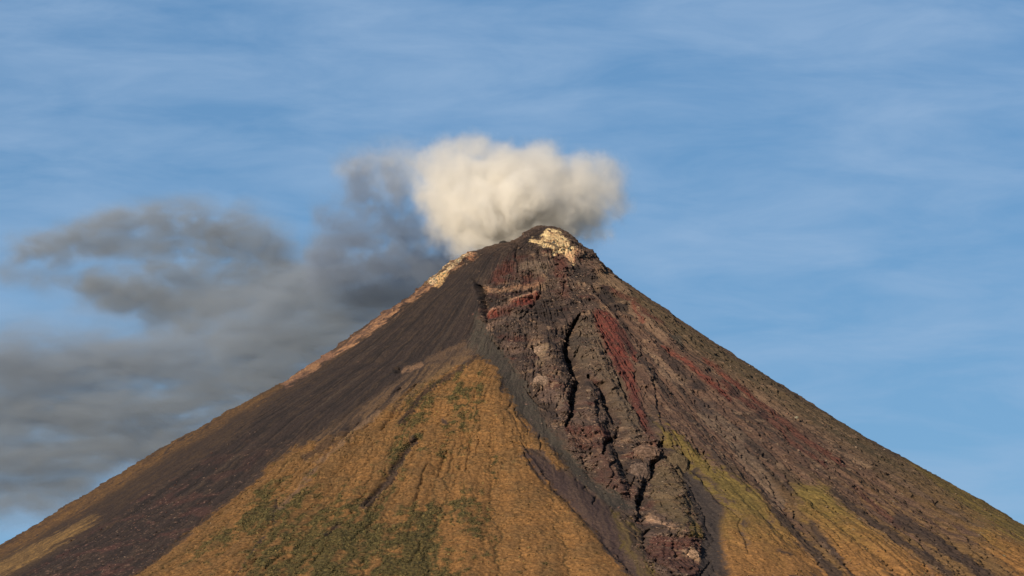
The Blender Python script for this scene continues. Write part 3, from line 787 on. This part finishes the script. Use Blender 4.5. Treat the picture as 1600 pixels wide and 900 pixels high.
# plain
gm, nt, out = mat('plain')
bs = node(nt, 'ShaderNodeBsdfPrincipled'); bs.inputs['Roughness'].default_value = 1
tc = node(nt, 'ShaderNodeTexCoord'); n1 = node(nt, 'ShaderNodeTexNoise'); n1.inputs['Scale'].default_value = .004; n1.inputs['Detail'].default_value = 8
cr = node(nt, 'ShaderNodeValToRGB'); cr.color_ramp.elements[0].position = .35; cr.color_ramp.elements[0].color = (.025, .035, .012, 1); cr.color_ramp.elements[1].position = .65; cr.color_ramp.elements[1].color = (.075, .07, .025, 1)
nt.links.new(tc.outputs['Object'], n1.inputs['Vector']); nt.links.new(n1.outputs['Fac'], cr.inputs[0]); nt.links.new(cr.outputs[0], bs.inputs['Base Color']); nt.links.new(bs.outputs[0], out.inputs['Surface'])
a = np.linspace(0, 2 * PI, 129)[:-1]; rr = np.array([.01, 2000, 6000, 12000, 20000, 40000, 90000.])
A, Rg = np.meshgrid(a, rr)
gme = grid_mesh('ground', (Rg * np.cos(A)).ravel(), -(Rg * np.sin(A)).ravel(), 0 * Rg.ravel(), len(rr), len(a), True)
link('ground', gme, gm, kind='structure', label='green and brown plain spreading out from the foot of the volcano', cat='ground')

# ----------------------------------------------------------------------------
# steam and ash: real volumes. A density lattice is computed here and turned into a fog volume by geometry nodes;
# a thin outer veil (a closed mesh with its own faint fog) wraps each one
# ----------------------------------------------------------------------------
def fog_material(name, color, density, aniso, attr=True, absorb=None):
    m, nt, out = mat(name)
    pv = node(nt, 'ShaderNodeVolumePrincipled')
    pv.inputs['Color'].default_value = (*color, 1)
    pv.inputs['Density'].default_value = density
    pv.inputs['Anisotropy'].default_value = aniso
    if absorb: pv.inputs['Absorption Color'].default_value = (*absorb, 1)
    pv.inputs['Density Attribute'].default_value = 'density' if attr else ''
    nt.links.new(pv.outputs[0], out.inputs['Volume'])
    return m


def lattice_volume(name, lo, hi, dens, material, parent):
    nx, ny, nz = dens.shape
    me = bpy.data.meshes.new(name + '_lattice')
    n = dens.size
    me.vertices.add(n)
    at = me.attributes.new('lattice', 'FLOAT', 'POINT')
    at.data.foreach_set('value', np.ascontiguousarray(dens.transpose(2, 1, 0)).ravel().astype(F))
    lat = bpy.data.objects.new(name + '_lattice', me)
    vol = bpy.data.volumes.new(name); vol.materials.append(material)
    o = link(name, vol, parent=parent)
    ng = bpy.data.node_groups.new(name + '_fog', 'GeometryNodeTree')
    ng.interface.new_socket('Geometry', in_out='INPUT', socket_type='NodeSocketGeometry')
    ng.interface.new_socket('Geometry', in_out='OUTPUT', socket_type='NodeSocketGeometry')
    N_, L = ng.nodes.new, ng.links.new
    gi, go = N_('NodeGroupInput'), N_('NodeGroupOutput')
    vc = N_('GeometryNodeVolumeCube')
    for k, v in (('Min', lo), ('Max', hi)): vc.inputs[k].default_value = tuple(float(q) for q in v)
    for k, v in (('Resolution X', nx), ('Resolution Y', ny), ('Resolution Z', nz)): vc.inputs[k].default_value = int(v)
    pos = N_('GeometryNodeInputPosition')
    sub = N_('ShaderNodeVectorMath'); sub.operation = 'SUBTRACT'; sub.inputs[1].default_value = tuple(float(q) for q in lo)
    L(pos.outputs[0], sub.inputs[0])
    mu = N_('ShaderNodeVectorMath'); mu.operation = 'MULTIPLY'
    mu.inputs[1].default_value = tuple(float((d - 1) / (b - a_)) for d, a_, b in zip((nx, ny, nz), lo, hi))
    L(sub.outputs[0], mu.inputs[0])
    se = N_('ShaderNodeSeparateXYZ'); L(mu.outputs[0], se.inputs[0])

    def mth(op, a_, b=None):
        q = N_('ShaderNodeMath'); q.operation = op
        for k, v in enumerate((a_, b)):
            if v is None: continue
            if isinstance(v, (int, float)): q.inputs[k].default_value = v
            else: L(v, q.inputs[k])
        return q.outputs[0]
    ix, iy, iz = [mth('ROUND', s) for s in se.outputs[:3]]
    idx = mth('ADD', ix, mth('MULTIPLY', mth('ADD', iy, mth('MULTIPLY', iz, ny)), nx))
    na = N_('GeometryNodeInputNamedAttribute'); na.data_type = 'FLOAT'; na.inputs[0].default_value = 'lattice'
    si = N_('GeometryNodeSampleIndex'); si.data_type = 'FLOAT'; si.domain = 'POINT'
    oi = N_('GeometryNodeObjectInfo'); oi.inputs[0].default_value = lat
    L(oi.outputs['Geometry'], si.inputs['Geometry']); L(na.outputs[0], si.inputs['Value']); L(idx, si.inputs['Index'])
    L(si.outputs[0], vc.inputs['Density'])
    sm = N_('GeometryNodeSetMaterial'); sm.inputs['Material'].default_value = material
    L(vc.outputs[0], sm.inputs['Geometry']); L(sm.outputs[0], go.inputs[0])
    md = o.modifiers.new('fog', 'NODES'); md.node_group = ng
    return o


def hull_mesh(name, lo, hi, dens, level, cell):
    """closed veil round the cells that hold fog"""
    nx, ny, nz = dens.shape
    cx, cy, cz = [max(1, int(math.ceil(d / cell))) for d in dens.shape]
    pad = np.zeros((cx * cell, cy * cell, cz * cell), F); pad[:nx, :ny, :nz] = dens
    occ = pad.reshape(cx, cell, cy, cell, cz, cell).max((1, 3, 5)) > level
    occ = np.pad(occ, 1)
    vs = {}; co = []; faces = []
    step = [(h - l) / (d - 1) * cell for l, h, d in zip(lo, hi, dens.shape)]

    def vid(i, j, k):
        if (i, j, k) not in vs:
            vs[(i, j, k)] = len(co); co.append([lo[0] + (i - 1) * step[0], lo[1] + (j - 1) * step[1], lo[2] + (k - 1) * step[2]])
        return vs[(i, j, k)]
    DIRS = [((1, 0, 0), [(1, 0, 0), (1, 1, 0), (1, 1, 1), (1, 0, 1)]), ((-1, 0, 0), [(0, 0, 0), (0, 0, 1), (0, 1, 1), (0, 1, 0)]),
            ((0, 1, 0), [(0, 1, 0), (0, 1, 1), (1, 1, 1), (1, 1, 0)]), ((0, -1, 0), [(0, 0, 0), (1, 0, 0), (1, 0, 1), (0, 0, 1)]),
            ((0, 0, 1), [(0, 0, 1), (1, 0, 1), (1, 1, 1), (0, 1, 1)]), ((0, 0, -1), [(0, 0, 0), (0, 1, 0), (1, 1, 0), (1, 0, 0)])]
    for i, j, k in np.argwhere(occ):
        for (a_, b, c_), quad in DIRS:
            if not occ[i + a_, j + b, k + c_]:
                faces.append([vid(i + p, j + q, k + r) for p, q, r in quad])
    co = np.array(co, float); fa = np.array(faces)
    e = np.concatenate([fa[:, [0, 1]], fa[:, [1, 2]], fa[:, [2, 3]], fa[:, [3, 0]]]); e = np.concatenate([e, e[:, ::-1]])
    for _ in range(3):
        acc = np.zeros_like(co); cnt = np.zeros(len(co))
        np.add.at(acc, e[:, 0], co[e[:, 1]]); np.add.at(cnt, e[:, 0], 1)
        co = .4 * co + .6 * acc / cnt[:, None]
    me = bpy.data.meshes.new(name); me.from_pydata(co.tolist(), [], faces); me.update()
    return me


def lattice(u0, u1, v0, v1, y0, y1, step):
    """an upright box of lattice points around image window u0..u1 x v0..v1 at depth y0..y1"""
    ym = (y0 + y1) / 2
    a_, b = at_depth(u0, v1, ym), at_depth(u1, v0, ym)
    lo = np.array([a_[0], y0, a_[2]]); hi = np.array([b[0], y1, b[2]])
    n = [int((h - l) / step) + 1 for l, h in zip(lo, hi)]
    g = np.meshgrid(*[np.linspace(l, h, k, dtype=F) for l, h, k in zip(lo, hi, n)], indexing='ij')
    return lo, hi, n, g


def spot(u, v, y): return at_depth(u, v, y)


# --- white steam plume over the crater
YP = 110.0
lo, hi, n3, (gx, gy, gz) = lattice(500, 1010, 196, 420, YP - 150, YP + 150, 2.6)
sh = gx.shape
q1 = fbm(gx / 95, gy / 95, gz / 95, 2, seed=21).reshape(sh); q2 = fbm(gx / 38 + 5, gy / 38, gz / 38, 3, .55, seed=22).reshape(sh)
q3 = fbm(gx / 52, gy / 52 + 9, gz / 52, 4, .5, billow=True, seed=23).reshape(sh)
wx, wy, wz = gx + 14 * q1 + 7 * q2, gy + 14 * q1 - 7 * q2, gz + 10 * fbm(gx / 95 + 31, gy / 95, gz / 95, 2, seed=26).reshape(sh) + 7 * fbm(gx / 38 + 55, gy / 38, gz / 38, 3, .55, seed=27).reshape(sh)
BLOBS = [(700, 268, 10, 50), (742, 258, -10, 47), (742, 250, 40, 40), (792, 268, -25, 46), (850, 268, -10, 44), (838, 262, 40, 40), (905, 285, 0, 47), (940, 290, 10, 44), (955, 312, 20, 33), (820, 305, -35, 58),
         (762, 330, -20, 58), (712, 338, 0, 46), (690, 305, 15, 46), (870, 325, -10, 52), (920, 335, 25, 38), (780, 372, -20, 34), (725, 376, -10, 30), (750, 388, -30, 20), (790, 380, -40, 20), (840, 345, -30, 40), (715, 392, -25, 16), (742, 372, -30, 32), (765, 385, -40, 24), (805, 362, -35, 36), (900, 352, 10, 34), (935, 362, 20, 20), (770, 345, -20, 50),
         (660, 262, 25, 34), (636, 256, 30, 31), (610, 252, 34, 26), (586, 257, 36, 19), (652, 285, 25, 24)]
for k in range(60):   # smaller heads on the big ones
    b = BLOBS[rng.integers(0, 21)]
    an = rng.uniform(0, 2 * PI); el = rng.uniform(-.6, .9)
    rr_ = b[3] * .78
    BLOBS.append((b[0] + rr_ * math.cos(an) * math.cos(el), b[1] - rr_ * math.sin(el), b[2] + rr_ * 1.1 * math.sin(an) * math.cos(el), b[3] * rng.uniform(.32, .5)))
S = np.full(sh, -1., F)
ax = [gx[:, 0, 0], gy[0, :, 0], gz[0, 0, :]]
for u, v, dy, r in BLOBS:
    p = spot(u, v, YP + dy); r = r * M_PX
    s_ = tuple(slice(max(0, int(np.searchsorted(a_, pc - r * 1.5 - 22))), int(np.searchsorted(a_, pc + r * 1.5 + 22))) for a_, pc in zip(ax, p))
    d = np.sqrt((wx[s_] - p[0]) ** 2 + (wy[s_] - p[1]) ** 2 + (wz[s_] - p[2]) ** 2)
    S[s_] = np.maximum(S[s_], (r * 1.10 - d) / 30)      # depth inside, in 30 m
q4 = fbm(gx / 15, gy / 15, gz / 15, 2, .55, billow=True, seed=24).reshape(sh)
S = S + .75 * q3 + .36 * q2 + .16 * q4 + .46
pu, pv = to_image(wx, wy, wz)
core = np.exp(-((pu - 800) / 95) ** 2 - ((pv - 335) / 62) ** 2)
plume = sstep(-.15, .8, S) * (.12 + .88 * sstep(.2, 1.6, S)) * np.clip(1 + .9 * q2 + .5 * q4, .15, 2) * (.30 + 1.7 * core) * (.07 + .93 * sstep(560, 675, pu))
plume *= 1 - .8 * np.exp(-((pu - 752) / 26) ** 2 - ((pv - 246) / 13) ** 2)
plume = np.clip(plume, 0, 2.5)
# wisps to the left
for pts, w, k in [([(640, 250), (600, 246), (560, 256), (530, 266)], (30, 15), .13), ([(660, 275), (625, 285), (595, 275)], 22, .12)]:
    pu, pv = to_image(wx, wy, wz)
    d, f = seg_d(pu.astype(F), pv.astype(F), pts)
    w0, w1 = w if isinstance(w, tuple) else (w, w)
    ww = w0 + (w1 - w0) * f
    plume = np.maximum(plume, k * np.exp(-(d / ww) ** 2 - ((gy - YP - 20) / 40) ** 2) * np.clip(.6 + 1.6 * q2 + .6 * q3, 0, 2))
edge = np.ones(sh, F)
for k in range(3):
    b = [slice(None)] * 3
    idx = np.arange(sh[k]); w = np.clip(np.minimum(idx, sh[k] - 1 - idx) / 8, 0, 1).astype(F)
    edge *= w.reshape([-1 if q == k else 1 for q in range(3)])
plume *= edge; plume[plume < .004] = 0
veil = fog_material('thin_steam', (.9, .9, .9), .00004, .2, attr=False)
po = link('steam_plume', hull_mesh('steam_plume', lo, hi, plume, .05, 6), veil, 'billowing white steam plume rising from behind the volcano summit', 'steam plume')
lattice_volume('billow', lo, hi, plume, fog_material('white_steam', (.942, .930, .905), .085, .3), po)


# --- grey ash clouds drifting to the left
def ash_cloud(name, label, window, depth, half, step, lines, colour, density, seed, stretch, holes=()):
    lo, hi, n3, (gx, gy, gz) = lattice(*window, depth - half, depth + half, step)
    sh = gx.shape
    a1 = fbm(gx / (150 * stretch), gy / 260, gz / 80, 3, .55, seed=seed).reshape(sh)
    b1 = fbm(gx / (150 * stretch) + 40, gy / 260, gz / 80 + 9, 3, .55, seed=seed + 4).reshape(sh)
    a2 = fbm(gx / (62 * stretch) + .5 * a1.ravel().reshape(sh), gy / 170, gz / 40 + .6 * b1, 4, .6, seed=seed + 1).reshape(sh)
    a3 = fbm(gx / (34 * stretch) + 1.2 * a1 + .6 * a2, gy / 120, gz / 17 + 1.5 * a1 + .8 * a2, 3, .6, ridged=True, seed=seed + 2).reshape(sh)
    b2 = fbm(gx / (62 * stretch) + 70, gy / 170, gz / 40 + b1, 3, .6, seed=seed + 6).reshape(sh)
    pu, pv = to_image(gx, gy, gz)
    pu = (pu + 34 * a1 + 16 * a2).astype(F); pv = (pv + 20 * b1 + 13 * b2).astype(F)
    S = np.zeros(sh, F)
    for pts, w, k in lines:
        d, f = seg_d(pu, pv, pts)
        w0, w1 = w if isinstance(w, tuple) else (w, w)
        (ua, va), (ub, vb) = pts[0], pts[-1]
        f2 = np.clip(((pu - ua) * (ub - ua) + (pv - va) * (vb - va)) / ((ub - ua) ** 2 + (vb - va) ** 2), 0, 1)
        ww = w0 + (w1 - w0) * f2
        S = np.maximum(S, k * np.exp(-(d / ww) ** 2))
    for (hu, hv, ru, rv, k) in holes:
        S = S * (1 - k * np.exp(-((pu - hu) / ru) ** 2 - ((pv - hv) / rv) ** 2))
    S *= np.exp(-((gy - depth - 40 * a1) / (half * .42)) ** 2)
    S *= np.clip(.72 + 1.7 * a2 + .8 * a1 + .95 * a3, .04, 3)
    edge = np.ones(sh, F)
    for k in range(3):
        idx = np.arange(sh[k]); w = np.clip(np.minimum(idx, sh[k] - 1 - idx) / 8, 0, 1).astype(F)
        edge *= w.reshape([-1 if q == k else 1 for q in range(3)])
    S *= edge; S[S < .01] = 0
    o = link(name, hull_mesh(name, lo, hi, S, .12, 4), fog_material('thin_ash', (.5, .5, .5), .00002, .1, attr=False), label, 'ash cloud', group='grey ash clouds left of the summit')
    lattice_volume('ash_fog', lo, hi, S, fog_material('grey_ash', colour, density, .1), o)
    return o


ASHC = (.50, .52, .56)
ash_cloud('ash_cloud', 'long grey ash cloud with an arched top, the uppermost at the far left', (-30, 560, 290, 580), 900, 130, 4.0,
          [([(25, 390), (90, 374), (170, 352), (240, 344), (310, 348), (370, 362), (415, 388), (440, 420)], (16, 34), 1.15), ([(90, 395), (190, 385), (300, 385), (390, 410)], (18, 34), .75),
           ([(165, 452), (240, 458), (310, 474), (390, 470), (450, 440), (500, 420)], 36, 1.1), ([(240, 420), (340, 430), (420, 425)], 30, .8), ([(250, 500), (330, 515), (420, 510)], 34, .75), ([(20, 420), (80, 430), (150, 440)], 24, .3)],
          (.43, .475, .53), .019, 31, 1.25, [(195, 512, 50, 18, .85), (480, 402, 40, 12, .5), (170, 415, 50, 14, .5)])
ash_cloud('ash_cloud', 'thin fibrous grey smoke veil hanging below the left end of the white plume', (470, 740, 230, 480), 330, 110, 3.4,
          [([(562, 265), (560, 300), (580, 335), (620, 365), (660, 385), (700, 402)], (26, 40), .8), ([(610, 262), (620, 310), (645, 350), (680, 380)], (20, 30), .7), ([(480, 415), (560, 395), (620, 395), (690, 405)], 30, 1.0), ([(520, 340), (560, 360), (600, 390)], 26, .5)],
          (.38, .44, .54), .021, 41, .9, [(642, 325, 18, 24, .75)])
ash_cloud('ash_cloud', 'broad low bank of grey cloud behind the left flank of the volcano', (-420, 720, 400, 880), 470, 180, 5.0,
          [([(-360, 590), (-60, 580), (100, 575), (220, 570), (320, 560), (420, 540)], 48, .95), ([(-380, 650), (-60, 645), (120, 645), (260, 640), (360, 620)], 44, 1.0), ([(-320, 712), (-60, 705), (100, 712), (220, 695), (300, 670)], 36, .95),
           ([(400, 580), (500, 520), (580, 470), (670, 420)], (85, 46), 1.05), ([(420, 490), (540, 440), (640, 410)], 40, .9), ([(-250, 780), (-60, 775), (60, 770), (120, 755)], 34, .6), ([(330, 610), (400, 590), (470, 560)], 56, .9)],
          (.43, .485, .555), .021, 51, 1.9, [(150, 508, 70, 20, .7), (340, 645, 40, 9, .5), (20, 838, 130, 26, .6), (230, 740, 60, 12, .4)])

# ----------------------------------------------------------------------------
# light, sky, camera
# ----------------------------------------------------------------------------
AZ, EL = math.radians(33), math.radians(20)      # sun: behind the camera, to its left
to_sun = Vector((-math.sin(AZ) * math.cos(EL), -math.cos(AZ) * math.cos(EL), math.sin(EL)))
sun = bpy.data.lights.new('sun', 'SUN'); sun.energy = 5.0; sun.angle = math.radians(.5); sun.color = (1, .84, .63)
so = bpy.data.objects.new('sun', sun); COL.objects.link(so)
so.rotation_euler = to_sun.to_track_quat('Z', 'Y').to_euler()

w = bpy.data.worlds.new('World'); scene.world = w; w.use_nodes = True
nt = w.node_tree; nt.nodes.clear(); L = nt.links.new
out = node(nt, 'ShaderNodeOutputWorld'); bg = node(nt, 'ShaderNodeBackground'); bg.inputs['Strength'].default_value = .054
sky = node(nt, 'ShaderNodeTexSky', sky_type='NISHITA'); sky.sun_disc = False
sky.sun_elevation = EL; sky.sun_rotation = math.atan2(to_sun.x, to_sun.y)
sky.air_density = 1.0; sky.dust_density = .3; sky.ozone_density = 4.0; sky.altitude = 300
tc = node(nt, 'ShaderNodeTexCoord')
mp = node(nt, 'ShaderNodeMapping'); mp.inputs['Scale'].default_value = (20, 20, 84); mp.inputs['Rotation'].default_value = (0, math.radians(4), 0)
L(tc.outputs['Generated'], mp.inputs['Vector'])
nz = node(nt, 'ShaderNodeTexNoise'); nz.inputs['Scale'].default_value = 1.6; nz.inputs['Detail'].default_value = 6; nz.inputs['Roughness'].default_value = .58; nz.inputs['Distortion'].default_value = .4
L(mp.outputs[0], nz.inputs['Vector'])
mr = node(nt, 'ShaderNodeMapRange'); mr.inputs[1].default_value = .34; mr.inputs[2].default_value = .70; mr.inputs[3].default_value = 0; mr.inputs[4].default_value = .5
L(nz.outputs['Fac'], mr.inputs[0])
mx = node(nt, 'ShaderNodeMix', data_type='RGBA'); mx.inputs[7].default_value = (5.0, 6.1, 8.0, 1)   # thin high cloud
tn = node(nt, 'ShaderNodeMix', data_type='RGBA', blend_type='MULTIPLY'); tn.inputs[0].default_value = 1; tn.inputs[7].default_value = (.86, 1.0, 1.08, 1)
L(mr.outputs[0], mx.inputs[0]); L(sky.outputs[0], mx.inputs[6]); L(mx.outputs[2], tn.inputs[6]); L(tn.outputs[2], bg.inputs['Color']); L(bg.outputs[0], out.inputs['Surface'])

cd = bpy.data.cameras.new('camera'); co_ = bpy.data.objects.new('camera', cd); COL.objects.link(co_)
co_.location = CAM; co_.rotation_euler = (PI / 2 + PITCH, 0, 0)
cd.sensor_width = 36; cd.lens = 36 * FPX / 1600; cd.clip_start = 1; cd.clip_end = 300000
scene.camera = co_

scene.view_settings.view_transform = 'Standard'; scene.view_settings.look = 'None'; scene.view_settings.gamma = 1
scene.view_settings.exposure = .6
cy = scene.cycles
cy.volume_bounces = 7; cy.max_bounces = 10; cy.diffuse_bounces = 2; cy.volume_step_rate = 1.0; cy.volume_max_steps = 512
cy.use_denoising = True
